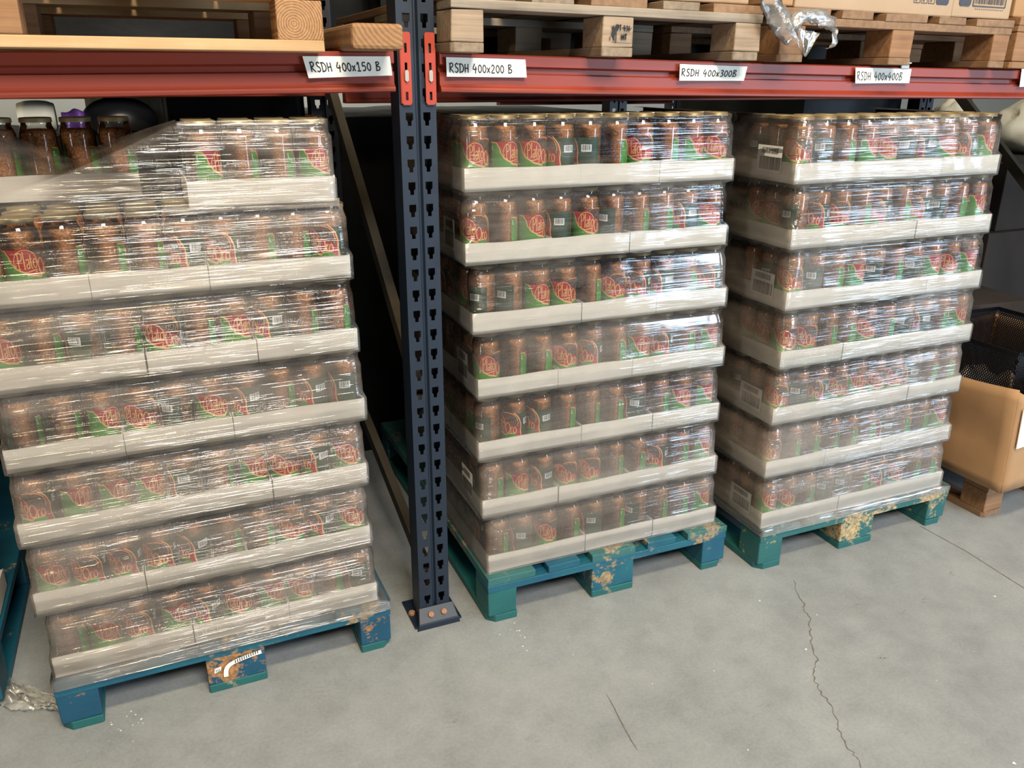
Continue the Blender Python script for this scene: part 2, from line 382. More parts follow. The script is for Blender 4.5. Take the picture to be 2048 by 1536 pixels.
PL = dict(L=(-.950, -.0201, math.radians(.70)), M=(.1255, -.0255, math.radians(-.53)), R=(1.0028, -.1040, math.radians(-.17)))
pl = pallet((PL['L'][0], PL['L'][1], 0), PL['L'][2], 'chipped blue pallet with torn white sticker, under the left jar stack', GP,
            dict(skid=MAT['teal_b'], block=MAT['blue_a'], stringer=MAT['blue_b'], deck=[MAT['blue_b']]))
pallet((PL['M'][0], PL['M'][1], 0), PL['M'][2], 'blue-green pallet beside the navy upright, under the middle jar stack', GP,
       dict(skid=MAT['teal_b'], block=MAT['blue_b'], stringer=MAT['blue_b'], deck=[MAT['teal_deck'], MAT['blue_b']]), bm={(0, 0): MAT['teal_b']})
pallet((PL['R'][0], PL['R'][1], 0), PL['R'][2], 'teal green pallet with flaked edges, under the right jar stack', GP,
       dict(skid=MAT['teal_b'], block=MAT['teal'], stringer=MAT['teal'], deck=[MAT['teal_deck'], MAT['teal']]))
# torn sticker on the left pallet's middle block
q = MB(); f = lambda s, t, o: (s, -.0022-o, t)
ribbon(q, catmull([(.372, .040), (.375, .062), (.386, .074), (.41, .081), (.44, .086), (.462, .088)], 4), .011, f, 0)
for k in range(11): x = .398+k*.0055; ribbon(q, [(x, .074+k*.0012), (x, .083+k*.0012)], .0022, f, 1, .0003)
q.add([f(.346+x, .058+z, 0) for x, z in ((0, 0), (.016, .004), (.018, .016), (.002, .014))], [(0, 1, 2, 3)], 0)
for k in range(3): ribbon(q, [(.351+k*.004, .061), (.351+k*.004, .069)], .0015, f, 1, .0003)
st = q.build('torn_sticker', [MAT['paper'], MAT['ink']], pl); st['label'] = 'torn white barcode sticker'
# neighbour pallet at the far left
pallet((-1.885, .13, 0), 0, 'dark blue pallet at the far left edge, mostly out of frame', GP,
       dict(skid=MAT['blue_b'], block=MAT['blue_b'], stringer=MAT['blue_b'], deck=[MAT['blue_b']]))

# ------------------------------------------------------------------ lentil jar
RJ = .0352; RL = .0357
def wrap(s, t, o=0): a = s/1000/RL; r = RL+o; return (r*math.sin(a), -r*math.cos(a), t/1000)
def lerp_curve(pts):
    def f(x):
        if x <= pts[0][0]: return pts[0][1]
        for (x0, y0), (x1, y1) in zip(pts[:-1], pts[1:]):
            if x <= x1:
                t = (x-x0)/(x1-x0); t = t*t*(3-2*t); return y0+(y1-y0)*t
        return pts[-1][1]
    return f
GL = {  # stroke letters, unit height
 'P': [[(.12, 0), (.12, 1)], [(-.05, .93), (.15, 1), (.42, .92), (.46, .70), (.34, .52), (.12, .48)], [(.02, 0), (.24, 0)]],
 'l': [[(.1, 0), (.1, 1.05)], [(.02, 0), (.18, 0)]],
 'a': [[(.05, .5), (.2, .58), (.3, .48), (.3, 0)], [(.3, .3), (.1, .25), (.06, .08), (.18, 0), (.3, .1)]],
 't': [[(.12, .85), (.12, .1), (.24, 0)], [(0, .58), (.25, .58)]],
 'o': [[(.2, 0), (.04, .15), (.04, .42), (.2, .58), (.36, .42), (.36, .15), (.2, 0)]],
 'O': [[(.3, 0), (.06, .2), (.04, .7), (.28, 1), (.54, .75), (.54, .25), (.3, 0)]],
 'r': [[(.08, 0), (.08, .58)], [(.08, .4), (.2, .58), (.3, .52)], [(0, 0), (.16, 0)]],
 'd': [[(.3, 1), (.3, 0)], [(.3, .45), (.12, .55), (.04, .28), (.14, 0), (.3, .12)]],
 'e': [[(.05, .3), (.34, .34), (.26, .55), (.1, .52), (.04, .25), (.14, 0), (.33, .08)]],
 'R': [[(0, 0), (.06, 1)], [(-.08, .92), (.32, 1.0), (.46, .8), (.3, .58), (.06, .5), (.56, -.02)]],
 'S': [[(.46, .86), (.28, .98), (.06, .84), (.14, .6), (.4, .42), (.42, .16), (.2, .02), (-.02, .12)]],
 'D': [[(.06, 0), (.08, .98)], [(-.08, .92), (.34, .9), (.58, .5), (.42, .12), (-.04, .02)]],
 'H': [[(.02, 0), (.02, .95)], [(.46, 0), (.44, .97)], [(.02, .45), (.46, .5)]],
 '4': [[(.26, 1.0), (.02, .42), (.56, .42)], [(.42, .7), (.36, -.08)]],
 '0': [[(.24, 0), (.04, .25), (.06, .66), (.26, .86), (.46, .62), (.44, .22), (.24, 0)]],
 'x': [[(0, .6), (.4, .0)], [(.42, .62), (-.02, .0)]],
 '1': [[(.04, .68), (.26, .94), (.26, 0)], [(.02, 0), (.5, 0)]],
 '5': [[(.5, .9), (.14, .9), (.08, .52), (.34, .58), (.48, .34), (.36, .06), (.04, .04)]],
 '2': [[(.02, .7), (.2, .9), (.42, .76), (.36, .48), (.02, .02), (.5, .04)]],
 '3': [[(.04, .82), (.28, .92), (.42, .72), (.2, .5), (.46, .34), (.36, .06), (.02, .04)]],
 '6': [[(.42, .9), (.14, .62), (.04, .25), (.22, 0), (.44, .18), (.34, .44), (.08, .34)]],
 'B': [[(.06, 0), (.08, .96)], [(-.04, .9), (.34, .96), (.42, .76), (.1, .52), (.5, .38), (.44, .08), (-.04, .02)]],
 'T': [[(.25, 0), (.25, 1)], [(0, 1), (.5, 1)]], 'N': [[(0, 0), (0, 1), (.42, 0), (.42, 1)]],
 '-': [[(0, .45), (.3, .45)]]}
def write(mb, text, x, y, h, adv, fn, m, wd, off=0.0, k=4, curve=True, xk=1.0):
    for ch in text:
        if ch == ' ': x += adv*.55; continue
        for st in GL[ch]:
            p = catmull(st, k) if curve and len(st) > 2 else st
            if len(p) == 2: p = [p[0], ((p[0][0]+p[1][0])/2, (p[0][1]+p[1][1])/2), p[1]]
            ribbon(mb, [(x+a*h*xk, y+b*h) for a, b in p], wd, fn, m, off)
        x += (max(a for st in GL[ch] for a, b in st)*h*xk+adv*.22)
    return x
def make_jar():
    root = empty('lentil_jar', (0, 0, 0), 'glass jar of brown lentils', 'jar')
    q = MB(); q.lathe([(.029, .0), (.0332, .0015), (.0348, .005), (RJ, .010), (RJ, .128), (.0348, .137), (.0328, .1435), (.0305, .148), (.0297, .152), (.0297, .158)], 28)
    q.build('glass_body', MAT['glass'], root)
    q = MB(); q.lathe([(.0, .003), (.032, .003), (.0337, .009), (.0337, .127), (.0331, .134), (.0308, .1405), (.018, .1425), (0, .143)], 28)
    q.build('lentils', MAT['lentil'], root)
    q = MB(); q.lathe([(.0300, .1560), (.0318, .1562), (.0320, .1572), (.0316, .1582), (.0316, .1640), (.0306, .1655), (.0285, .1660), (.0275, .1648), (0, .1648)], 28)
    q.build('lid', MAT['gold_lid'], root)
    q = MB()
    g = lerp_curve([(0, 105), (14, 104), (21, 95), (27, 78), (36, 67), (60, 54), (76, 50), (84, 58), (100, 57), (116, 30)])
    def strip(f0, f1, s0, s1, m, off, n=None):
        n = n or max(2, int((s1-s0)/3)); A = []; B = []
        for i in range(n+1):
            s = s0+(s1-s0)*i/n; lo = f0(s); A.append(wrap(s, lo, off)); B.append(wrap(s, max(lo, f1(s)), off))
        q.add(A+B, [(i, i+1, n+2+i, n+1+i) for i in range(n)], m)
    strip(lambda s: 6, g, 0, 118, 0, 0)                                              # green field
    top = lerp_curve([(9, 105), (20, 107), (40, 106), (58, 112), (80, 116), (98, 114), (110, 100), (116, 82), (117, 60), (122, 30)])
    strip(g, top, 10, 118, 1, .0001)                                                 # red field
    pl_ = lerp_curve([(52, 112), (60, 104), (72, 96), (80, 84), (100, 80), (112, 66)])
    pt = lerp_curve([(52, 112), (62, 112), (80, 113), (96, 110), (107, 97), (112, 80)])
    strip(pl_, pt, 52, 111, 3, .0002)                                                # lentil picture
    dl = lerp_curve([(98, 113), (111, 98), (118, 78), (119, 58), (126, 26)])
    strip(lambda s: max(6, dl(s)) if s < 126 else 6, lambda s: 112, 99, 172, 2, .00005)  # dark back panel
    q2 = lambda s, t, o: wrap(s, t, o)
    ribbon(q, [(s, g(s)) for s in range(0, 80, 2)], 2.2, q2, 4, .0004)
    ribbon(q, catmull([(96, 115), (106, 106), (113, 94), (117, 78), (116, 62), (119, 46), (126, 26)], 4), 2.6, q2, 4, .0004)
    ribbon(q, catmull([(64, 113), (80, 115), (94, 111), (104, 101), (108, 88), (107, 76)], 4), 1.2, q2, 4, .0004)
    ribbon(q, catmull([(33, 70), (31, 84), (38, 100), (52, 106), (66, 100), (73, 84), (76, 64)], 4), 1.3, q2, 4, .0004)
    ribbon(q, catmull([(34, 70), (48, 60), (62, 56), (74, 53), (86, 56), (102, 57)], 4), 1.6, q2, 4, .0004)
    ribbon(q, catmull([(38, 65), (50, 62), (60, 64), (70, 66)], 4), 1.8, q2, 4, .0004)
    write(q, 'Plato', 37, 69, 32, 5.0, q2, 4, 1.8, .0005, xk=.60)
    write(q, 'Oro', 74, 56, 31, 5, q2, 4, 1.9, .0005, xk=.72)
    write(q, 'al', 30, 70, 9, 2, q2, 4, .9, .0005); write(q, 'd', 66, 57, 9, 2, q2, 4, .8, .0005)
    ribbon(q, [(52, 36), (52, 48)], 1.1, q2, 5, .0005)
    ribbon(q, [(3.5, 88), (3.5, 98)], 1.1, q2, 5, .0005); ribbon(q, [(3.5, 88), (7.5, 88)], 1.1, q2, 5, .0005)
    strip(lambda s: 78, lambda s: 95, 126, 152, 5, .0003)
    for k, wd in enumerate([.8, 1.4, .6, 1.8, .8, 1.2, .6, 1.6, .8]): ribbon(q, [(129.5+k*2.4, 81), (129.5+k*2.4, 94)], wd, q2, 6, .0006)
    q.build('paper_label', [MAT['l_green'], MAT['l_red'], MAT['l_dark'], MAT['l_pic'], MAT['l_gold'], MAT['l_white'], MAT['ink']], root)
    return root
jar0 = make_jar(); jar_used = [False]
SCN = dict(N=203, E=-24, G=12, g=31, P=50, Q=68, O=92, A=116, B=138, b=160)
LOOK = dict(N='bare glass side out', E='green label edge at right', G='green label field out', g='green and red label side', P='red label front out',
            Q='full red label front', O='lentil picture side out', A='gold label curve out', B='barcode side out', b='barcode at its left')
ORD = ['first', 'second', 'third', 'fourth', 'fifth', 'sixth', 'seventh', 'eighth', 'ninth', 'tenth']
TIER = ['top tier', 'second tier down', 'third tier down', 'fourth tier down', 'fifth tier down', 'sixth tier down', 'bottom tier']
SN = dict(L='left stack', M='middle stack', R='right stack', X='far left stack')
def sp(k, u, w, z): x, y, a = PL[k]; return Vector((x+u*math.cos(a)-w*math.sin(a), y+u*math.sin(a)+w*math.cos(a), z))
def place_jar(k, u, w, z, code, label):
    p = sp(k, u, w, z)
    j = jar0 if not jar_used[0] else copy_tree(jar0)
    jar_used[0] = True
    phi = math.atan2(-.587-p.x, p.y+1.844)
    j.location = p; j.rotation_euler = (0, 0, phi-(SCN[code]+random.uniform(-3, 3))/1000/RL+PL[k][2]*0)
    j['label'] = label; j['category'] = 'jar'; j['group'] = 'lentil jars on the %s' % SN[k]
CODES = dict(
 L=['GENg', 'PPENNAONEO', 'PNbENNgANE'.replace('ENN', 'EQN'), 'ENgQbPANAB', 'OgggBEgQAP', 'POOOANNQAP', 'NPOgAQgPNB'],
 M=['PgPABNQNGP', 'QNgBPbNNAP', 'bbgPEQOANO', 'PNNQONgONG', 'bOANEEBNgG', 'NgAQQENONG', 'NBPNBNbENG'],
 R=['QBNGPBAgOG', 'bOQNONOBEG', 'QBNGBNBGPG', 'PQENPEBANG', 'QBOQgPQANN', 'QNNENNANNG', 'gPNBBNOPNN'])
XL = dict(L=[.430, -.004, .0, .008, .002, .002, .010], M=[-.042, -.042, -.025, -.014, -.013, -.003, .012], R=[-.038, -.025, -.014, -.009, -.012, -.012, -.005])
ZB = dict(L=(.153, .1742), M=(.1485, .1752), R=(.150, .1735)); SB = dict(L=.004, M=.030, R=.004)
def zrow(k, r): b = 6-r; return ZB[k][0]+ZB[k][1]*b
JP = .076; TB = .004
for k in 'LMR':
    for r in range(7):
        for i, cd in enumerate(CODES[k][r]):
            place_jar(k, XL[k][r]+.0402+.0754*i, SB[k]+.042, zrow(k, r)+TB, cd,
                      'lentil jar, %s, %s from left, %s, %s' % (LOOK[cd], ORD[i], TIER[r], SN[k]))
    # side column and second row of the top tier
    dep = dict(L=0, M=4, R=3)[k]
    for r in range(7):
        for j in range(dep):
            cd = random.choice('NGgPQOAB') if not (k == 'R' and r in (0, 2, 4, 6)) else random.choice('NNb')
            place_jar(k, XL[k][r]+.0402, SB[k]+.042+JP*(j+1), zrow(k, r)+TB, cd,
                      'shaded lentil jar, %s place behind left corner jar, %s, %s' % (ORD[j], TIER[r], SN[k]))
    for i in range(len(CODES[k][0])):
        if dep and i == 0: continue
        place_jar(k, XL[k][0]+.0402+.0754*i, SB[k]+.042+JP, zrow(k, 0)+TB, 'N',
                  'lentil jar behind %s front jar of %s, %s' % (ORD[i], TIER[0], SN[k]))
# the packed rows behind the front row, seen only as dark glints through the gaps
for k in 'LMR':
    q = MB()
    for r in range(1, 7):
        for j in (1, 2):
            for i in range(0 if k == 'L' else 1, 10):
                p = sp(k, XL[k][r]+.0402+.0754*i, SB[k]+.042+JP*j, zrow(k, r)+TB)
                n0 = len(q.v)
                q.lathe([(0, .001), (.0345, .002), (.0350, .010), (.0350, .128), (.032, .143), (.0297, .152)], 14, 0, (p.x, p.y))
                q.lathe([(.0297, .150), (.0318, .156), (.0316, .164), (0, .1648)], 14, 1, (p.x, p.y))
                for m in range(n0, len(q.v)): q.v[m] = (q.v[m][0], q.v[m][1], q.v[m][2]+p.z)
    o = tag(q.build('packed_jars', [MAT['lentil'], MAT['gold_lid']]), 'packed rows of lentil jars behind the front row of the %s' % SN[k], 'jars'); o['kind'] = 'stuff'
for i in range(4):
    place_jar('L', .044+JP*(i+.5), SB['L']+.228+.042, zrow('L', 0)+TB, 'N', 'shaded lentil jar behind sagging film, %s from left, top of left stack' % ORD[i])
# ------------------------------------------------------------------ cardboard trays
def tray_mesh(w, d, seed):
    rnd = random.Random(seed); q = MB(); h = .053; t = .0022
    q.box(.001, w-.001, .001, d-.001, 0, .0035)
    def wall(p0, p1, nrm):
        n = 10; V = []; F = []
        ph = rnd.uniform(0, 6); ph2 = rnd.uniform(0, 6)
        for i in range(n+1):
            f = i/n; x = p0[0]+(p1[0]-p0[0])*f; y = p0[1]+(p1[1]-p0[1])*f
            e = .0015*math.sin(ph+f*5)*math.sin(PI*f); fl_ = .0016*math.sin(ph2+4*f)*math.sin(PI*f); hz = h+.0012*math.sin(ph2+f*7)
            for z, o in ((0, e), (h*.5, e*.6+fl_*.4), (hz, fl_)):
                V.append((x+nrm[0]*o, y+nrm[1]*o, z)); V.append((x+nrm[0]*(o-t), y+nrm[1]*(o-t), z))
        for i in range(n):
            a = i*6; b = a+6
            F += [(a, b, b+2, a+2), (a+2, b+2, b+4, a+4), (a+1, a+3, b+3, b+1), (a+3, a+5, b+5, b+3), (a+4, b+4, b+5, a+5), (a, a+1, b+1, b)]
        F += [(0, 2, 3, 1), (2, 4, 5, 3)]; a = n*6; F += [(a, a+1, a+3, a+2), (a+2, a+3, a+5, a+4)]
        q.add(V, F, 0)
    wall((0, 0), (w, 0), (0, -1)); wall((w, 0), (w, d), (1, 0)); wall((w, d), (0, d), (0, 1)); wall((0, d), (0, 0), (-1, 0))
    me_o = q.build('jar_tray', [MAT['white_card']]); me = me_o.data; bpy.data.objects.remove(me_o); return me
TM = {(a, b): [tray_mesh(a*JP-.002, b*JP-.002, 10*a+s) for s in range(4)] for a, b in ((4, 3), (3, 4))}
def place_tray(k, u, w, z, size, label, sticker=None):
    o = bpy.data.objects.new('jar_tray', random.choice(TM[size])); C.objects.link(o)
    o.location = sp(k, u+.001+random.uniform(-.0012, .0012), w+random.uniform(-.0025, .0015), z); o.rotation_euler = (0, 0, PL[k][2]+random.uniform(-.003, .003))
    tag(o, label, 'tray', 'cardboard jar trays on the %s' % SN[k])
    if sticker: sticker(o)
    return o
def barcode_sticker(w0, w1, z0, z1):
    def f(par):
        q = MB(); fn = lambda s, t, o: (-.0016-o, s, t)
        q.add([fn(w0, z0, 0), fn(w1, z0, 0), fn(w1, z1, 0), fn(w0, z1, 0), fn(w0, z0, -.0006), fn(w1, z0, -.0006), fn(w1, z1, -.0006), fn(w0, z1, -.0006)], [(0, 1, 2, 3), (4, 7, 6, 5), (0, 4, 5, 1), (1, 5, 6, 2), (2, 6, 7, 3), (3, 7, 4, 0)], 0)
        x = w0+.006; h = z1-z0
        while x < w1-.012:
            wd = random.choice((.0012, .002, .003)); ribbon(q, [(x, z0+.1*h), (x, z0+.58*h)], wd, fn, 1, .0004); x += wd+random.choice((.0012, .002))
        x = w0+.018
        while x < w1-.018:
            wd = random.choice((.0012, .002)); ribbon(q, [(x, z0+.7*h), (x, z0+.92*h)], wd, fn, 1, .0004); x += wd+random.choice((.0012, .0018))
        s = q.build('barcode_sticker', [MAT['paper'], MAT['ink']], par); s['label'] = 'white barcode sticker'
    return f
PAT = [[4, 3, 3], [3, 3, 4]]
PLACE = {3: ['left end', 'centre', 'right end']}
for k in 'LMR':
    for r in range(7):
        pat = [4] if (k == 'L' and r == 0) else PAT[r % 2]
        u = XL[k][r]
        for i, n in enumerate(pat):
            d = 3 if n == 4 else 4
            nm = PLACE[3][i] if len(pat) == 3 else 'front'
            stk = None
            if i == 0 and k == 'R' and r in (0, 2, 4, 6): stk = barcode_sticker(.055, .155, .022, .092)
            if i == 0 and k == 'M' and r in (1, 3, 5): stk = barcode_sticker(.075, .16, .022, .100)
            place_tray(k, u, SB[k], zrow(k, r), (n, d), 'white cardboard jar tray, %s of the %s, %s' % (nm, TIER[r], SN[k]), stk)
            u += n*JP
        if k != 'L':
            w_ = SB[k]+(3 if pat[0] == 4 else 4)*JP+.001
            for j in range(1):
                n = 3 if pat[0] == 4 else 4
                place_tray(k, XL[k][r], w_, zrow(k, r), (n, 7-n), 'white cardboard jar tray, left side behind front tray, %s, %s' % (TIER[r], SN[k]))
for i, (u, n) in enumerate(((-.187, 3), (.042, 4))):
    place_tray('L', u, SB['L']+.228, zrow('L', 0), (n, 7-n), 'shaded cardboard jar tray behind sagging film, %s, top of left stack' % ('left one', 'right one')[i])
# far left neighbour stack: only its front right corner shows
PL['X'] = (-1.885, .13, 0)
for b in range(7):
    place_tray('X', .565, .02, .150+.1745*b, (3, 4), 'dark cardboard jar tray at far left edge, tier %s' % ORD[b] + ' from the floor')
    if b < 4:
        for j in range(3):
            place_jar('X', .565+.19, .062+JP*j, .154+.1745*b, 'N', 'dark lentil jar at far left edge, %s tier up, %s from front' % (ORD[b], ORD[j]))

# ------------------------------------------------------------------ stretch film
def film(k, mat, label, zbot, depth_l, depth_r, wrapz=None, rows=range(7), left=True, right=True, skirt=True, top_fold=True, name='stretch_wrap', uleft=None):
    prof = []   # z, uL, uR, w, corner radius
    x0, y0, a0 = PL[k]
    for b in range(6, -1, -1): pass
    for r in sorted(rows, reverse=True):
        z = zrow(k, r); xl = XL[k][r]; n = len(CODES[k][r]); xr = xl+n*JP; s = SB[k]
        prof += [(z-.003, xl-.0055, xr+.0055, s-.0065, .010), (z+.052, xl-.0055, xr+.0055, s-.0065, .010),
                 (z+.064, xl-.0015, xr+.0015, s-.0022, .026), (z+.132, xl-.0012, xr+.0012, s-.0020, .030),
                 (z+.150, xl+.0035, xr-.0035, s+.0045, .028), (z+.165, xl+.003, xr-.003, s+.004, .024)]
    if skirt:
        z = zrow(k, 6)
        prof = [(zbot, -.004, .804, -.006, .012), (.143, -.004, .804, -.006, .012)]+prof
    else:
        z = zrow(k, 6); p = prof[0]; prof = [(zbot, p[1]+.001, p[2]-.001, p[3]+.001, .010)]+prof
    prof.sort()
    zs = []
    for a, b in zip(prof[:-1], prof[1:]):
        n = max(1, int((b[0]-a[0])/.014))
        for i in range(n):
            t = i/n; zs.append(tuple(a[q]+(b[q]-a[q])*t for q in range(5)))
    zs.append(prof[-1])
    if top_fold:
        p = prof[-1]
        for e in (.006, .02, .04): zs.append((p[0]+.0035, p[1]+e, p[2]-e, p[3]+e, .024))
    V = []; F = []; ncol = None
    for (z, uL, uR, w, rc) in zs:
        path = []
        if left:
            m = 26
            for i in range(m): path.append((uL, depth_l+(w+rc-depth_l)*i/m))
            for i in range(6): t = PI/2*i/6; path.append((uL+rc-rc*math.cos(t), w+rc-rc*math.sin(t)))
        L0 = uL+rc if left else uL
        m = 70
        for i in range(m+1): path.append((L0+(uR-rc-L0)*i/m, w))
        for i in range(1, 7): t = PI/2*i/6; path.append((uR-rc+rc*math.sin(t), w+rc-rc*math.cos(t)))
        m = 20
        for i in range(1, m+1): path.append((uR, w+rc+(depth_r-w-rc)*i/m))
        ncol = len(path); n = ncol
        for i, (u, ww) in enumerate(path):
            a = path[max(i-1, 0)]; b = path[min(i+1, n-1)]
            dx, dy = b[0]-a[0], b[1]-a[1]; l = math.hypot(dx, dy) or 1
            d = .0008*mnoise.noise(Vector((u*6+ww*3, ww*6, z*55)))+.0010*mnoise.noise(Vector((u*16, ww*16, z*24)))
            d = max(d, -.0012)
            p = sp(k, u+dy/l*d, ww-dx/l*d, z); V.append(p)
    nr = len(zs)
    for j in range(nr-1):
        for i in range(ncol-1): F.append((j*ncol+i, j*ncol+i+1, (j+1)*ncol+i+1, (j+1)*ncol+i))
    q = MB(); q.add(V, F, 0, True)
    o = q.build(name, mat)
    return tag(o, label, 'plastic wrap', 'stretch film wrapped round the jar stacks')
fM = film('M', MAT['film_m'], 'clear stretch wrap around the middle jar stack beside the upright', .150, .62, .5, skirt=False)
fR = film('R', MAT['film_r'], 'clear stretch wrap around the right jar stack', .124, .62, .5)
fL = film('L', MAT['film_l'], 'streaky clear stretch wrap on the left stack, over its missing top corner', .121, .5, .4, rows=range(1, 7), top_fold=False)
q = MB()   # top part of the left wrap: round the short top tray and down over the gap
zt0 = zrow('L', 0); zt1 = zrow('L', 1)+.166
def top_round(a, b):
    z = zt0-.008+b*.178
    ins = 0 if b < .34 else .004 if b < .85 else .009
    xr = XL['L'][0]+4*JP+.005-ins; w = SB['L']-.006+ins*.8; rc = .02; x0 = XL['L'][0]-.004
    s = a*1.25
    if s < 1: u = x0+(xr-rc-x0)*s; ww = w
    else:
        t = (s-1)/.25
        if t < .4: th = t/.4*PI/2; u = xr-rc+rc*math.sin(th); ww = w+rc-rc*math.cos(th)
        else: u = xr; ww = w+rc+(t-.4)/.6*.25
    d = .0022*mnoise.noise(Vector((u*6, ww*6, z*60)))
    return sp('L', u, ww-abs(d), z)
q.grid(top_round, 60, 20)
def veil(a, b):
    u = -.03+a*(XL['L'][0]+.025)
    sag = min(1.374, 1.285+.085*((.56-a)/.36)**1.2) if a < .56 else 1.285+.086*((a-.56)/.44)**.8
    y1 = .21 if a < .55 else .21-.20*((a-.55)/.45)**1.3
    zlo = zt1+.012; zl = zlo+.008+(1.366-zlo-.008)*a**1.4; sag = max(sag, zl+.004)
    f0 = .012*(1-a)
    if b < .5:
        t = b/.5; z = zlo+(zl-zlo)*t; ww = -.005+f0*t*t
    else:
        t = (b-.5)/.5; z = zl+(sag-zl)*t; ww = -.005+f0+(y1+.005-f0)*t
        ww -= .010*mnoise.noise(Vector((u*7, 1, z*9)))*math.sin(PI*t)
    ww -= .0016*mnoise.noise(Vector((u*5+z*9, 3, z*46)))
    return sp('L', u, ww, z)
q.grid(veil, 60, 40)
def joint(a, b):   # short band between tier two and the veil
    u = -.03+a*.768; z = zt1-.004+b*.018
    return sp('L', u, -.0005-.003*b+.0012*mnoise.noise(Vector((u*8, 2, z*60))), z)
q.grid(joint, 60, 3)
o2 = q.build('upper_wrap', MAT['film_l'], fL)
# ------------------------------------------------------------------ rack
def post_mesh(q, x0, x1, y, H=2.35, z0=.008, depth=.07, pitch=.05145, zs=.078):
    """omega post: two perforated face strips, centre groove, two side webs (front face at y)"""
    W = x1-x0; a = W*.43; b = W*.57; t = .0025
    for (s0, s1, cx) in ((x0, x0+a, x0+.0225), (x0+b, x1, x1-.0225)):
        z = z0; k = 0
        while zs+pitch*k+.03 < H:
            cz = zs+pitch*k; zt = cz+pitch*.5
            R = [(.0085, .0125), (.0085, -.003), (.0045, -.007), (.0045, -.0165)]
            for sg, se in ((-1, s0), (1, s1)):
                hp = [(cx+sg*dx, cz+dz) for dx, dz in R]
                poly = [(se, zt), (cx, zt), (cx, cz+.0125)]+hp+[(cx, cz-.0165), (cx, z), (se, z)]
                if sg > 0: poly = poly[::-1]
                q.add([(px, y, pz) for px, pz in poly], [tuple(range(len(poly)))], 0)
                wl = [(cx, cz+.0125)]+hp+[(cx, cz-.0165)]
                for p0, p1 in zip(wl[:-1], wl[1:]): q.quad((p0[0], y, p0[1]), (p1[0], y, p1[1]), (p1[0], y+t, p1[1]), (p0[0], y+t, p0[1]))
            z = zt; k += 1
        q.quad((s0, y, z), (s1, y, z), (s1, y, H), (s0, y, H))
    e = .007
    for (p0, p1) in (((x0+a, y), (x0+a+.004, y+e)), ((x0+a+.004, y+e), (x0+b-.004, y+e)), ((x0+b-.004, y+e), (x0+b, y))):
        q.quad((*p0, z0), (*p1, z0), (*p1, H), (*p0, H), 0)
    for x in (x0, x1):
        sx = .0022 if x == x0 else -.0022
        q.box(min(x, x+sx), max(x, x+sx), y+.0002, y+depth, z0, H, 0)
        q.box(min(x, x+sx*7), max(x, x+sx*7), y+depth-.002, y+depth, z0, H, 0)
def upright(x0, label, mats, front_holes=True, braces=True, rear_y=1.02):
    root = empty('rack_upright', (x0, .05, 0), label, 'rack upright', 'navy rack uprights')
    q = MB(); post_mesh(q, 0, .0865, 0); q.build('front_post', mats[0], root)
    q = MB(); post_mesh(q, 0, .0865, 0); p = q.build('rear_post', mats[1], root); p.location = (0, rear_y+.07, 0); p.rotation_euler = (0, 0, 0)
    # foot of the front post
    q = MB(); q.box(-.022, .116, -.02, .115, 0, .006, 0); fp = q.build('foot_plate', MAT['post'], root, .001)
    q = MB()
    q.extrude_x([(-.001, .052), (-.003, .050), (-.026, .026), (-.031, .021), (-.033, .0165), (-.033, .0), (-.028, 0), (-.028, .0155), (-.0, .045)], [-.018, .108], close=True)
    # splay the bracket: wider at the floor
    q.v = [((x-.045)*(1.0+.28*(1-min(1, z/.05)))*.78+.045, y, z) for x, y, z in q.v]
    br = q.build('foot_bracket', MAT['post'], root, .0015)
    for bx in (.026, .064):
        q = MB(); q.lathe([(0, .0), (.0085, 0), (.0085, .006), (.0072, .0082), (0, .0086)], 12, smooth=False)
        bo = q.build('bolt', MAT['rust'], root); bo.location = (bx, -.0165, .0345); bo.rotation_euler = (math.radians(46), 0, 0); bo['label'] = 'rusty bolt'
    q = MB(); q.lathe([(0, .006), (.010, .006), (.010, .013), (.0086, .015), (0, .0155)], 6, smooth=False)
    bo = q.build('anchor_bolt', MAT['rust'], root); bo.location = (-.012, .045, 0)
    for (ya, za, yb, zb) in ((.03, .63, 1.02, 1.47), (.03, .115, 1.02, .42), (.03, 1.62, 1.02, 1.47+.3)):
        q = MB(); d = Vector((0, yb-ya, zb-za)); n = Vector((0, -d.z, d.y)).normalized()*.021
        A = Vector((.030, ya, za)); B = Vector((.030, yb, zb)); t = Vector((.026, 0, 0))
        vs = [A-n, A+n, A+n+t, A-n+t, B-n, B+n, B+n+t, B-n+t]
        q.add(vs, [(0, 1, 2, 3), (7, 6, 5, 4), (0, 4, 5, 1), (1, 5, 6, 2), (2, 6, 7, 3), (3, 7, 4, 0)])
        q.build('diagonal_brace', MAT['brace'], root)
    return root
upright(-.0505, 'navy blue slotted rack upright between the left and middle stacks', [MAT['post'], MAT['post_shaded']])
upright(2.76, 'dark rack upright beyond the right stack', [MAT['post'], MAT['post_shaded']])
BEAM = [(.050, 1.5035), (.003, 1.5035), (.0, 1.5005), (.0, 1.4790), (.0135, 1.4745), (.0135, 1.4640), (.004, 1.4610), (.004, 1.4380), (.0005, 1.4340), (-.004, 1.4305), (-.0065, 1.4265), (-.006, 1.4215), (-.002, 1.4190), (.050, 1.4190)]
def beam(x0, x1, label, mat, y=.045, z=0, slope=0, sag=0, front=True, ends=(True, True), flip=False):
    root = empty('rack_beam', (x0, y, z), label, 'rack beam', 'red rack beams')
    L = x1-x0; n = 30
    zo = lambda x: slope*x-4*sag*(x/L)*(1-x/L)
    q = MB(); prof = [(-a, b) for a, b in BEAM] if flip else BEAM
    q.extrude_x(prof, [L*i/n for i in range(n+1)], zo, 0, True); q.build('beam_profile', mat, root)
    return root, zo
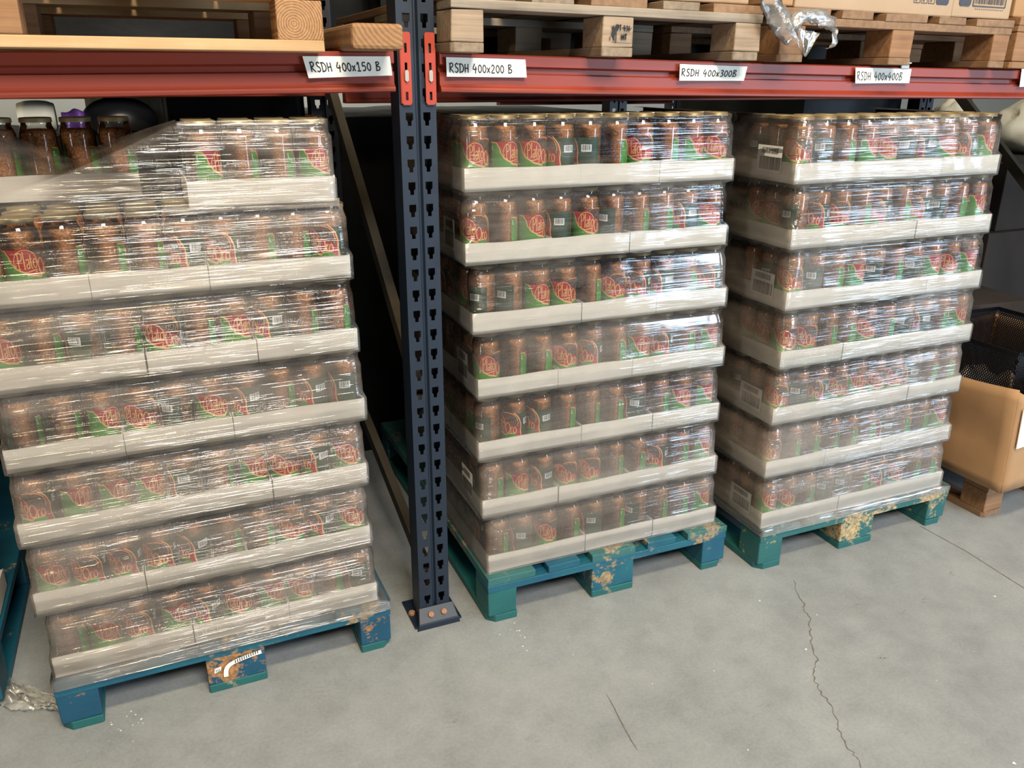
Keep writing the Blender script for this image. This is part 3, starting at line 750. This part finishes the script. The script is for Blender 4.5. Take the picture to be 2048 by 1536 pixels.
bl, zl = beam(-2.72, -.060, 'red rack beam over the left stack, carrying the 400 x 150 label', MAT['beam'], slope=.0145*.72, z=-.0262, sag=.0035)
br_, zr = beam(.046, 2.75, 'red rack beam over the middle and right stacks', MAT['beam'], slope=-.0115, sag=.0035)
def connector(root, x, side, zof):
    """hooked end plate: flange on the post face plus a return along the beam"""
    vs, fs = [], []
    W = .0235; z0, z1 = 1.393, 1.5445
    xa, xb = (x, x+W)
    out = [(xa+.004, z0), (xb-.004, z0), (xb, z0+.005), (xb, z1-.004), (xb-.003, z1), (xa+.003, z1), (xa, z1-.004), (xa, z0+.005)]
    cx = (xa+xb)/2
    def ob(cz, h): return [(cx-.003, cz-h), (cx+.003, cz-h), (cx+.003, cz+h), (cx-.003, cz+h)]
    vs, fs = plate2d(out, [ob(1.512, .010), ob(1.470, .012), ob(1.412, .009)], .003)
    q = MB(); q.add(vs, fs)
    if side < 0: q.box(xa-.0015, xa+.0015, 0, .045, z0+.003, 1.512)
    else: q.box(xb-.0015, xb+.0015, 0, .045, z0+.003, 1.512)
    c = q.build('end_connector', MAT['beam_plate'], root); c.location = (0, -.0015, 0)
    q = MB(); o = [(cx-.0042, 1.445), (cx, 1.4415), (cx+.0042, 1.445), (cx+.0042, 1.463), (cx+.002, 1.4665), (cx-.002, 1.4665), (cx-.0042, 1.463)]
    vs, fs = plate2d(o, [], .005); q.add([(v[0], v[1]-.004, v[2]) for v in vs], fs)
    q.build('safety_pin', MAT['steel'], c)
    return c
cl = connector(bl, 2.72-.0455, -1, zl); cl.location.z = .0262
connector(br_, -.046+.0105, 1, zr)
# rear beams of the same bays, unlit from the front
beam(-2.72, -.02, 'rear red rack beam behind the left stack', MAT['beam'], y=1.05, z=-.030)
beam(.05, 2.75, 'rear red rack beam behind the middle stack', MAT['beam'], y=1.05, z=-.052)
# ------------------------------------------------------------------ paper labels on the beams
def paper_label(root_beam, c, text, x0, y0, h, adv, label, curl=.004, seed=0, adv_end=.88):
    """c: four corners (x,z): top-left, top-right, bottom-right, bottom-left"""
    def fn(s, t, o):
        a = c[3][0]+(c[2][0]-c[3][0])*s; b = c[0][0]+(c[1][0]-c[0][0])*s
        za = c[3][1]+(c[2][1]-c[3][1])*s; zb = c[0][1]+(c[1][1]-c[0][1])*s
        return (a+(b-a)*t, .0385-o-curl*(abs(2*s-1)**3)*(.3+.7*(1-t))-.0012*math.sin(3*s+seed), za+(zb-za)*t)
    q = MB(); q.grid(lambda a, b: fn(a, b, 0), 24, 6)
    asp = (c[1][0]-c[0][0])/(c[0][1]-c[3][1])
    if text:
        end = write(MB(), text, 0, y0, h, adv, lambda s, t, o: (0, 0, 0), 0, .05)
        k = (adv_end-x0)*asp/end
        write(q, text, 0, y0, h, adv, lambda s, t, o: fn(x0+s*k/asp, t, o), 1, .068, .0005)
    o = q.build('shelf_label', [MAT['paper'], MAT['ink']])
    return tag(o, label, 'label', 'handwritten paper labels on the beams')
paper_label(bl, [(-.259, 1.492), (-.071, 1.494), (-.068, 1.455), (-.250, 1.449)], 'RSDH 400x150 B', .06, .27, .46, .46, 'white paper label handwritten RSDH 400x150 B, left of the upright', .005)
paper_label(br_, [(.058, 1.494), (.253, 1.491), (.256, 1.452), (.058, 1.453)], 'RSDH 400x200 B', .04, .22, .48, .44, 'white paper label handwritten RSDH 400x200 B, right of the upright', .003, 1, .83)
paper_label(br_, [(.678, 1.485), (.889, 1.481), (.879, 1.446), (.677, 1.446)], 'RSDH 400x300B', .035, .27, .46, .50, 'white paper label handwritten RSDH 400x300 B', .005, 2)
paper_label(br_, [(1.257, 1.481), (1.468, 1.479), (1.463, 1.441), (1.260, 1.440)], 'RSDH 400x400B', .04, .20, .55, .62, 'white paper label handwritten RSDH 400x400 B', .006, 3, .88)
paper_label(br_, [(1.927, 1.490), (2.12, 1.487), (2.12, 1.436), (1.930, 1.430)], '', 0, 0, 0, 0, 'blank paper label corner at the right picture edge', .004, 4)
q = MB(); q.box(1.424, 1.456, .028, .050, 1.4925, 1.4965); q.box(1.426, 1.455, .034, .0385, 1.480, 1.4925)
tag(q.build('plastic_clip', MAT['grey_plastic'], None, .001), 'grey plastic clip on the beam edge above the RSDH 400x400 B label', 'clip')

# ------------------------------------------------------------------ goods on the upper shelf
GU = 'wooden pallets on the upper shelf'
def shelf_z(x): return 1.5037-.0115*max(0, x)
# left pallet: long side to the front, bottom board along the beam
root = empty('pallet', (-1.424, -.03, 1.4985), 'fresh pine pallet on the left beam, end grain rings on its right block', 'pallet', GU)
q = MB(); q.box(0, 1.2, 0, .10, 0, .022, j=.001); q.build('bottom_board', MAT['pine'], root, .002)
q = MB(); q.box(0, 1.2, .7, .8, 0, .022); q.build('bottom_board', MAT['pine'], root, .002)
for i, (a, b) in enumerate(((0, .10), (.525, .664), (1.109, 1.2))):
    for j, (c0, c1) in enumerate(((0, .09), (.35, .45), (.71, .8))):
        q = MB(); q.box(a, b, c0+.001, c1, .022, .096, j=.001)
        o = q.build('block', MAT['ring'] if (i, j) == (2, 0) else MAT['orange_wood'], root, .003)
for i, y in enumerate((0, .35, .70)):
    q = MB(); q.box(0, 1.2, y, y+.10, .096, .118, j=.001); q.build('stringer_board', MAT['pine'], root, .002)
for i in range(7):  # boards set nearly edge to edge to keep light out of the pallet
    q = MB(); q.box(i*.172, i*.172+.166, 0, .8, .118, .14, j=.001); q.build('deck_board', MAT['pine_y'], root, .002)
# ring wood coordinates are block-local to the pallet
# bearer stub
q = MB(); q.box(-.181, -.073, -.085, .95, 1.5040, 1.5535, j=.002)
tag(q.build('timber_bearer', MAT['stub'], None, .008), 'rounded timber bearer end lying on the beam left of the upright', 'timber')
# the shelf tilts with the beam: a shallow angle about y for the two right pallets
def shelf_pallet(x, y, W, label, m, hs, bw, tilt=-.0115, boards=None):
    p = pallet((x, y, shelf_z(x)), 0, label, GU, m, W, 1.15, hs, bw, .008, boards=boards)
    p.rotation_euler = (0, -math.atan(tilt), 0); return p
pa = shelf_pallet(.047, -.03, .822, 'weathered pallet stamped PT-436 HT on its middle block', dict(skid=MAT['grey_wood_y'], block=MAT['pine_block'], stringer=MAT['grey_wood'], deck=[MAT['pine_y'], MAT['grey_wood_y']]), (.020, .087, .106, .126), (.077, .084, .082))
# the ink stamp on its middle block
q = MB(); bx = .369; zb = .020
S = lambda s, t, o: (bx+s*.084, -.0012-o, zb+t*.067)
write(q, 'PT-436-', .45, .55, .17, .10, S, 0, .036, .0, curve=False, xk=.62)
write(q, 'HT', .60, .26, .17, .14, S, 0, .045, .0, curve=False, xk=.8)
ribbon(q, [(.42, .16), (.425, .75)], .028, S, 0); ribbon(q, [(.30, .165), (.6, .15), (.93, .145)], .016, S, 0)
ribbon(q, [(.965, .2), (.975, .42)], .02, S, 0); ribbon(q, [(.23, .22), (.24, .36)], .022, S, 0)
q.add([S(s, t, 0) for s, t in ((.26, .70), (.30, .58), (.27, .42), (.33, .30), (.34, .22), (.38, .22), (.37, .34), (.40, .44), (.40, .74), (.36, .62), (.34, .72), (.30, .66))], [tuple(range(12))], 0)
sm = q.build('ink_stamp', MAT['ink'], pa); sm['label'] = 'smudged black ink stamp reading PT-436 HT'
pb = shelf_pallet(.938, -.02, .838, 'brown pallet under the cardboard boxes, right on the upper shelf', dict(skid=MAT['pine_y'], block=MAT['orange_wood'], stringer=MAT['pine_y'], deck=[MAT['pine_y']]), (.018, .089, .108, .128), (.080, .080, .070))
pc = shelf_pallet(1.800, -.02, .80, 'orange wood pallet at the right edge of the upper shelf', dict(skid=MAT['orange_wood'], block=MAT['orange_wood'], stringer=MAT['orange_wood'], deck=[MAT['orange_wood']]), (.018, .100, .118, .14), (.090, .1, .09))
def carton(name, x0, x1, y0, y1, z0, z1, mat, label, group=None, rz=0, tilt=.0115, printed=None, seam=True):
    root = empty(name, (x0, y0, z0), label, 'box', group); root.rotation_euler = (0, tilt, rz)
    q = MB(); W, D, H = x1-x0, y1-y0, z1-z0
    q.box(0, W, 0, D, 0, H, j=.002); q.build('carton_body', mat, root, .004)
    if printed: printed(root, W, H)
    return root
GB = 'cardboard boxes on the upper shelf'
def print_a(root, W, H):
    q = MB(); f = lambda s, t, o: (s, -.0012-o, t)
    for s in (.405, .432, .459):
        for a, b in (((s, .030), (s+.022, .030)), ((s, .030), (s, .05)), ((s+.022, .03), (s+.022, .05)), ((s+.004, .035), (s+.017, .042)), ((s+.010, .032), (s+.011, .05))): ribbon(q, [a, b], .0016, f, 0)
    q.add([f(s, t, 0) for s, t in ((.487, .034), (.492, .028), (.530, .028), (.535, .034), (.537, .075), (.485, .075))], [tuple(range(6))], 0)
    q.build('printed_marks', MAT['print'], root)
def print_b(root, W, H):
    q = MB(); f = lambda s, t, o: (s, -.0012-o, t)
    q.add([f(s, t, 0) for s, t in ((.020, .036), (.025, .030), (.060, .030), (.065, .036), (.067, .075), (.018, .075))], [tuple(range(6))], 0)
    for a, b in (((.075, .032), (.205, .032)), ((.075, .032), (.075, .075)), ((.205, .032), (.205, .075))): ribbon(q, [a, b], .003, f, 0)
    x = .082
    while x < .198: wd = random.choice((.0015, .003)); ribbon(q, [(x, .038), (x, .075)], wd, f, 0); x += wd+.0028
    for k in range(14): ribbon(q, [(.085+k*.0085, .0245), (.089+k*.0085, .0245)], .002, f, 0)
    q.build('printed_marks', MAT['print'], root)
zt = lambda x: shelf_z(x)+.1295  # most box depths are extended to keep the pallets beneath dark
carton('cardboard_box', .99, 1.546, 0, 1.08, zt(.99)+.001, 1.98, MAT['card_pale'], 'pale cardboard box, widest on the right upper pallet', GB, printed=print_a)
carton('cardboard_box', 1.552, 1.785, .004, 1.08, zt(1.552)+.001, 1.98, MAT['card_pale'], 'pale cardboard box with printed barcode frame, right end of upper pallet', GB, printed=print_b)
carton('cardboard_box', .885, .980, -.005, 1.0, zt(.94)+.002, 1.95, MAT['card'], 'brown cardboard box behind the hanging film twist', GB)
carton('cardboard_box', .36, .86, .02, 1.08, shelf_z(.047)+.1285, 1.95, MAT['card_pale'], 'pale cardboard box on the stamped pallet', GB)
carton('cardboard_box', 1.83, 2.4, .03, .5, shelf_z(1.8)+.1415, 2.0, MAT['card'], 'brown cardboard box at the right edge of the upper shelf', GB)
# hanging film twist
q = MB()
def P(px, py, y=-.065):
    return ((.832+(px-1522)*.00160), y, 1.566-(py-60)*.00104)
def crumple_tube(pts, rad, seed, n=14, sub=5):
    pp = []; rr = []
    for i in range(len(pts)-1):
        for k in range(sub):
            t = k/sub; pp.append(tuple(pts[i][c]+(pts[i+1][c]-pts[i][c])*t for c in range(3))); rr.append(rad[i]+(rad[i+1]-rad[i])*t)
    pp.append(pts[-1]); rr.append(rad[-1])
    b = len(q.v); q.tube(pp, rr, n, cap=False)
    for i in range(b, len(q.v)):
        v = Vector(q.v[i]); nn = mnoise.noise_vector(v*70+Vector((seed, 0, 0)))*.0075+mnoise.noise_vector(v*160)*.003; q.v[i] = tuple(v+nn)
crumple_tube([P(1530, -14), P(1541, 8), P(1553, 30), P(1566, 50), P(1580, 70), P(1590, 86)], [.019, .023, .027, .026, .022, .016], 1)
crumple_tube([P(1572, 62, -.08), P(1582, 38, -.085), P(1603, 27, -.085), P(1628, 32, -.085), P(1648, 43, -.08), P(1664, 57, -.075)], [.012, .018, .015, .018, .017, .006], 5)
crumple_tube([P(1664, 57, -.075), P(1668, 72, -.075), P(1669, 84, -.075), P(1667, 95, -.07), P(1656, 100, -.07)], [.004, .005, .0055, .004, .001], 9)
a0, a1 = P(1578, 56, -.085), P(1634, 66, -.08); b0, b1 = P(1604, 112, -.075), P(1611, 120, -.072)
def fan(u, v):
    x = a0[0]+(a1[0]-a0[0])*u+((b0[0]+(b1[0]-b0[0])*u)-(a0[0]+(a1[0]-a0[0])*u))*v
    z = a0[2]+(a1[2]-a0[2])*u+((b0[2]+(b1[2]-b0[2])*u)-(a0[2]+(a1[2]-a0[2])*u))*v
    return (x, -.078+.008*mnoise.noise(Vector((u*6, v*2, 3)))+.004*math.sin(u*16), z)
q.grid(fan, 16, 12)
tag(q.build('film_twist', MAT['film_loose']), 'twisted clear film hanging between the two upper pallets', 'plastic film')
# film scrap on the floor
q = MB()
def scrap(u, v):
    x = -1.13+u*.19+v*.01; y = .20-.155*u+(v-.5)*.085*(1.25-u); n = Vector((u*5, v*4, 2))
    return (x+.012*mnoise.noise(n*1.7), y+.012*mnoise.noise(n*1.3+Vector((4, 0, 0))), .006+.050*abs(mnoise.noise(n*1.1+Vector((0, 5, 0))))*(1-.5*u)+.010*abs(mnoise.noise(n*4)))
q.grid(scrap, 40, 24)
tag(q.build('film_scrap', MAT['film_loose']), 'crumpled clear film scrap on the floor at bottom left', 'plastic film')

# ------------------------------------------------------------------ right edge: open box on a pallet, netting, boxes coloured dark for shade
pallet((1.952, -.145, 0), 0, 'plain brown pallet under the open cardboard box at right', 'plain pallets at the right edge', dict(skid=MAT['pine_y'], block=MAT['orange_wood'], stringer=MAT['pine_y'], deck=[MAT['pine_y']]), chamfer=.01)
root = empty('open_box', (1.900, -.222, .1475), 'open brown cardboard box on a pallet at the right edge', 'box')
root.rotation_euler = (0, math.radians(-4.0), math.radians(1.5))
W_, D_, H_, t = .62, .56, .375, .006
q = MB()
def wallp(fn, nu=14, nv=10): q.grid(fn, nu, nv)
dent = lambda a, b, s: min(1, a*7)*min(1, (1-a)*7)*(.010*mnoise.noise(Vector((a*3+s, b*3, s)))+.004*mnoise.noise(Vector((a*9, b*9, s))))
wallp(lambda a, b: (dent(a, b, 1), a*D_, b*(H_-.03*a-.012*math.sin(a*3))))
wallp(lambda a, b: (a*W_, dent(a, b, 2), b*(H_-(.035*math.exp(-((a-.06)/.045)**2)))))
wallp(lambda a, b: (W_, a*D_, b*H_)); wallp(lambda a, b: (a*W_, D_, b*H_))
q.quad((0, 0, .002), (W_, 0, .002), (W_, D_, .002), (0, D_, .002))
bo = q.build('box_body', MAT['card'], root); so = bo.modifiers.new('board', 'SOLIDIFY'); so.thickness = .005; so.offset = 0
q = MB(); f = lambda s, t_, o: (s, -.012-o, t_)
q.add([f(s, t_, 0) for s, t_ in ((.022, .165), (.20, .165), (.20, .315), (.022, .305))]+[f(s, t_, -.003) for s, t_ in ((.022, .165), (.20, .165), (.20, .315), (.022, .305))], [(0, 1, 2, 3), (4, 7, 6, 5), (0, 4, 5, 1), (1, 5, 6, 2), (2, 6, 7, 3), (3, 7, 4, 0)], 0)
ribbon(q, catmull([(.05, .20), (.08, .21), (.12, .19), (.16, .2)]), .006, f, 1, .0004)
sl = q.build('shipping_label', [MAT['paper'], plain('teal_print', (.05, .22, .25), .7)], root); sl['label'] = 'white shipping label'
# black mesh bin standing in the box
q = MB(); nx = 34; nz = 16; x0, x1, z0, z1 = .0, .58, .0, .30
rim = [(0, 0), (.5, 0), (.5, .46), (0, .46)]
def side(p0, p1):
    L = math.hypot(p1[0]-p0[0], p1[1]-p0[1]); n = int(L/.009)
    fn = lambda s, t_, o: (p0[0]+(p1[0]-p0[0])*s/L, p0[1]+(p1[1]-p0[1])*s/L, t_)
    for k in range(-22, n+22):
        for d in (1, -1):
            s0 = k*.009; a = (s0, .20); b = (s0+d*.16, .45)
            pts = [(a[0]+(b[0]-a[0])*i/12, a[1]+(b[1]-a[1])*i/12) for i in range(13)]; pts = [p for p in pts if 0 <= p[0] <= L]
            if len(pts) > 1: ribbon(q, pts, .0030, fn, 0)
    ribbon(q, [(0, .443), (L, .443)], .014, fn, 0); ribbon(q, [(0, .105), (L, .105)], .20, fn, 0)
for i in range(4): side(rim[i], rim[(i+1) % 4])
o = q.build('mesh_bin', MAT['black']); o.location = (1.930, -.15, .166); o.rotation_euler = (0, math.radians(1), 0)
so = o.modifiers.new('wire', 'SOLIDIFY'); so.thickness = .002
tag(o, 'black mesh bin standing in the open cardboard box', 'bin')
q = MB(); q.grid(lambda a, b: (2.03+a*.34+.02*mnoise.noise(Vector((a*5, b*5, 1))), .02+.2*b, .33+.08*abs(mnoise.noise(Vector((a*4, b*4, 8))))+.06*math.sin(PI*a)), 20, 14)
tag(q.build('film_wad', MAT['film_loose']), 'wad of clear film inside the black mesh bin', 'plastic film')
GD = 'cardboard boxes coloured dark for the shade at right'
carton('cardboard_box', 1.98, 2.70, .42, .98, .150, .60, MAT['card_shaded'], 'shade-darkened brown cardboard box low behind the mesh bin', GD, tilt=0, rz=-.1)
carton('cardboard_box', 2.85, 3.7, .72, 1.4, .424, .80, MAT['card_shaded'], 'shade-darkened cardboard box in the middle of the shaded pile', GD, tilt=0)
carton('cardboard_box', 2.92, 3.8, .75, 1.4, .803, 1.10, MAT['card_shaded'], 'shade-darkened cardboard box under the white fabric bundle', GD, tilt=0)
def lump(name, c, r, mat, label, cat, seed, amp=.06, flat=0.0):
    q = MB()
    def f(a, b):
        th = 2*PI*a; ph = PI*b; d = Vector((math.sin(ph)*math.cos(th), math.sin(ph)*math.sin(th), math.cos(ph)))
        w = mnoise.noise_vector(d*1.6+Vector((seed, 0, 0)))
        k = 1+amp*mnoise.noise(d*3+Vector((seed, 0, 0)))*1.5+amp*(1-2*abs(mnoise.noise(Vector((d.x*3.5+w.x*2, d.y*3.5+w.y, d.z*1.4+seed)))))
        z = d.z*r[2]*k
        return (c[0]+d.x*r[0]*k, c[1]+d.y*r[1]*k, c[2]+max(z, -r[2]*.72))
    q.grid(f, 40, 24)
    return tag(q.build(name, mat), label, cat)
lump('fabric_bundle', (3.72, 1.08, 1.216), (.36, .28, .155), MAT['sheet'], 'white fabric bundle at right edge under the red beam', 'fabric', 3, .09)

# ------------------------------------------------------------------ behind the stacks
def wrapped(x0, x1, y0, y1, z0, z1, label, seed=1):
    q = MB()
    pts = []
    W, D = x1-x0, y1-y0; per = 2*(W+D)
    def f(a, b):
        s = a*per
        if s < W: x, y = x0+s, y0
        elif s < W+D: x, y = x1, y0+s-W
        elif s < 2*W+D: x, y = x1-(s-W-D), y1
        else: x, y = x0, y1-(s-2*W-D)
        n = .012*mnoise.noise(Vector((x*5, y*5, b*8+seed)))
        return (x+(n if x in (x0, x1) else 0), y+n, z0+(z1-z0)*b)
    q.grid(f, 90, 24)
    q.grid(lambda a, b: (x0+W*a, y0+D*b, z1+.012*mnoise.noise(Vector((a*6, b*6, seed)))*4*a*(1-a)), 16, 16)
    return tag(q.build('wrapped_load', MAT['black_film']), label, 'wrapped load', 'black film wrapped loads behind the stacks')
wrapped(-.50, -.06, 1.18, 1.95, 0, 1.43, 'black film wrapped load showing above the left stack', 1)
wrapped(-.03, 1.25, 1.24, 2.2, 0, 1.315, 'black film wrapped load behind the middle stack', 2)
wrapped(2.13, 2.72, 1.20, 2.2, 0, 1.43, 'tall black film wrapped load behind the right stack', 3)
wrapped(-1.5, -.56, 1.35, 2.1, 0, 1.262, 'low black film wrapped load behind the left stack', 4)
for i, (a, b) in enumerate(((-2.2, -1.0), (-.96, .2), (.24, 1.27), (1.40, 2.5), (2.54, 3.33))):  # added loads that cover the lit wall so the shelf depth stays black
    wrapped(a, b, 1.25, 2.2, 1.46, 2.4, 'added black load darkening the rear upper shelf, %s from left' % ORD[i], 5+i)
q = MB()
def dome(a, b):
    th = 2*PI*a; ph = PI/2*b
    return (-.655+.125*math.sin(ph)**.8*math.cos(th), 1.50+.12*math.sin(ph)**.8*math.sin(th), 1.274+.105*math.cos(ph)**.75)
q.grid(dome, 32, 16)
tag(q.build('plastic_dome', MAT['black']), 'shiny black plastic dome behind the jars at top left', 'cover')
q = MB(); q.grid(lambda a, b: (-.835+.11*a, 1.45+.06*b+.02*math.sin(9*a), 1.264+.085*math.sin(PI*min(1, b*1.2))*(.75+.3*mnoise.noise(Vector((a*3, b*2, 1))))+.02*(1-abs(2*a-.7))), 16, 10)
tag(q.build('purple_sack', MAT['purple']), 'purple plastic sack lying on a low black load', 'sack')
q = MB(); q.tube([(-.965+.022*i, 1.5, 1.318) for i in range(6)], [.045, .052, .054, .054, .052, .044], 18)
tag(q.build('fabric_roll', MAT['sheet']), 'pale rolled fabric beside the purple sack', 'fabric')
q = MB()
def bag(a, b):
    th = 2*PI*a; r = .19*(1+.05*math.sin(9*th)+.03*math.sin(23*th))
    sx = max(-1, min(1, 1.25*math.cos(th))); sy = max(-1, min(1, 1.25*math.sin(th)))
    return (-.61+sx*r, 2.75+sy*r*1.2, .02+1.75*b)
q.grid(bag, 80, 10)
tag(q.build('cream_sack', MAT['cream']), 'tall cream fabric sack hanging behind the black dome', 'sack')
def bare_post(x, y, label):
    root = empty('rack_upright', (x, y, 0), label, 'rack upright', 'dark uprights of the far rack')
    q = MB(); post_mesh(q, 0, .085, 0, 3.0); q.build('front_post', MAT['post_shaded'], root); return root
bare_post(-.725, 2.30, 'dark rack upright in front of the cream sack')
bare_post(1.285, 1.45, 'dark rack upright seen over the middle stack')
bare_post(2.62, 3.0, 'dark rack upright with a red beam end, far behind')
bare_post(3.36, 1.42, 'dark rack upright beside the white fabric bundle')
def far_beam(x0, x1, y, z, label):
    return beam(x0, x1, label, MAT['beam'], y=y, z=z)
far_beam(-1.9, -.80, 2.5, -.067, 'far red rack beam seen at top left')
far_beam(1.4, 2.62, 2.98, -.128, 'far red rack beam seen above the middle stack')
carton('cardboard_box', 3.25, 3.75, 3.0, 3.6, .006, 1.36, MAT['card'], 'tall brown cardboard box far behind, above the right stack gap', None, tilt=0)
lump('fabric_bundle', (3.02, 1.15, 1.21), (.10, .12, .15), MAT['sheet'], 'small white fabric bundle seen through the gap above the right stack', 'fabric', 8, .08)
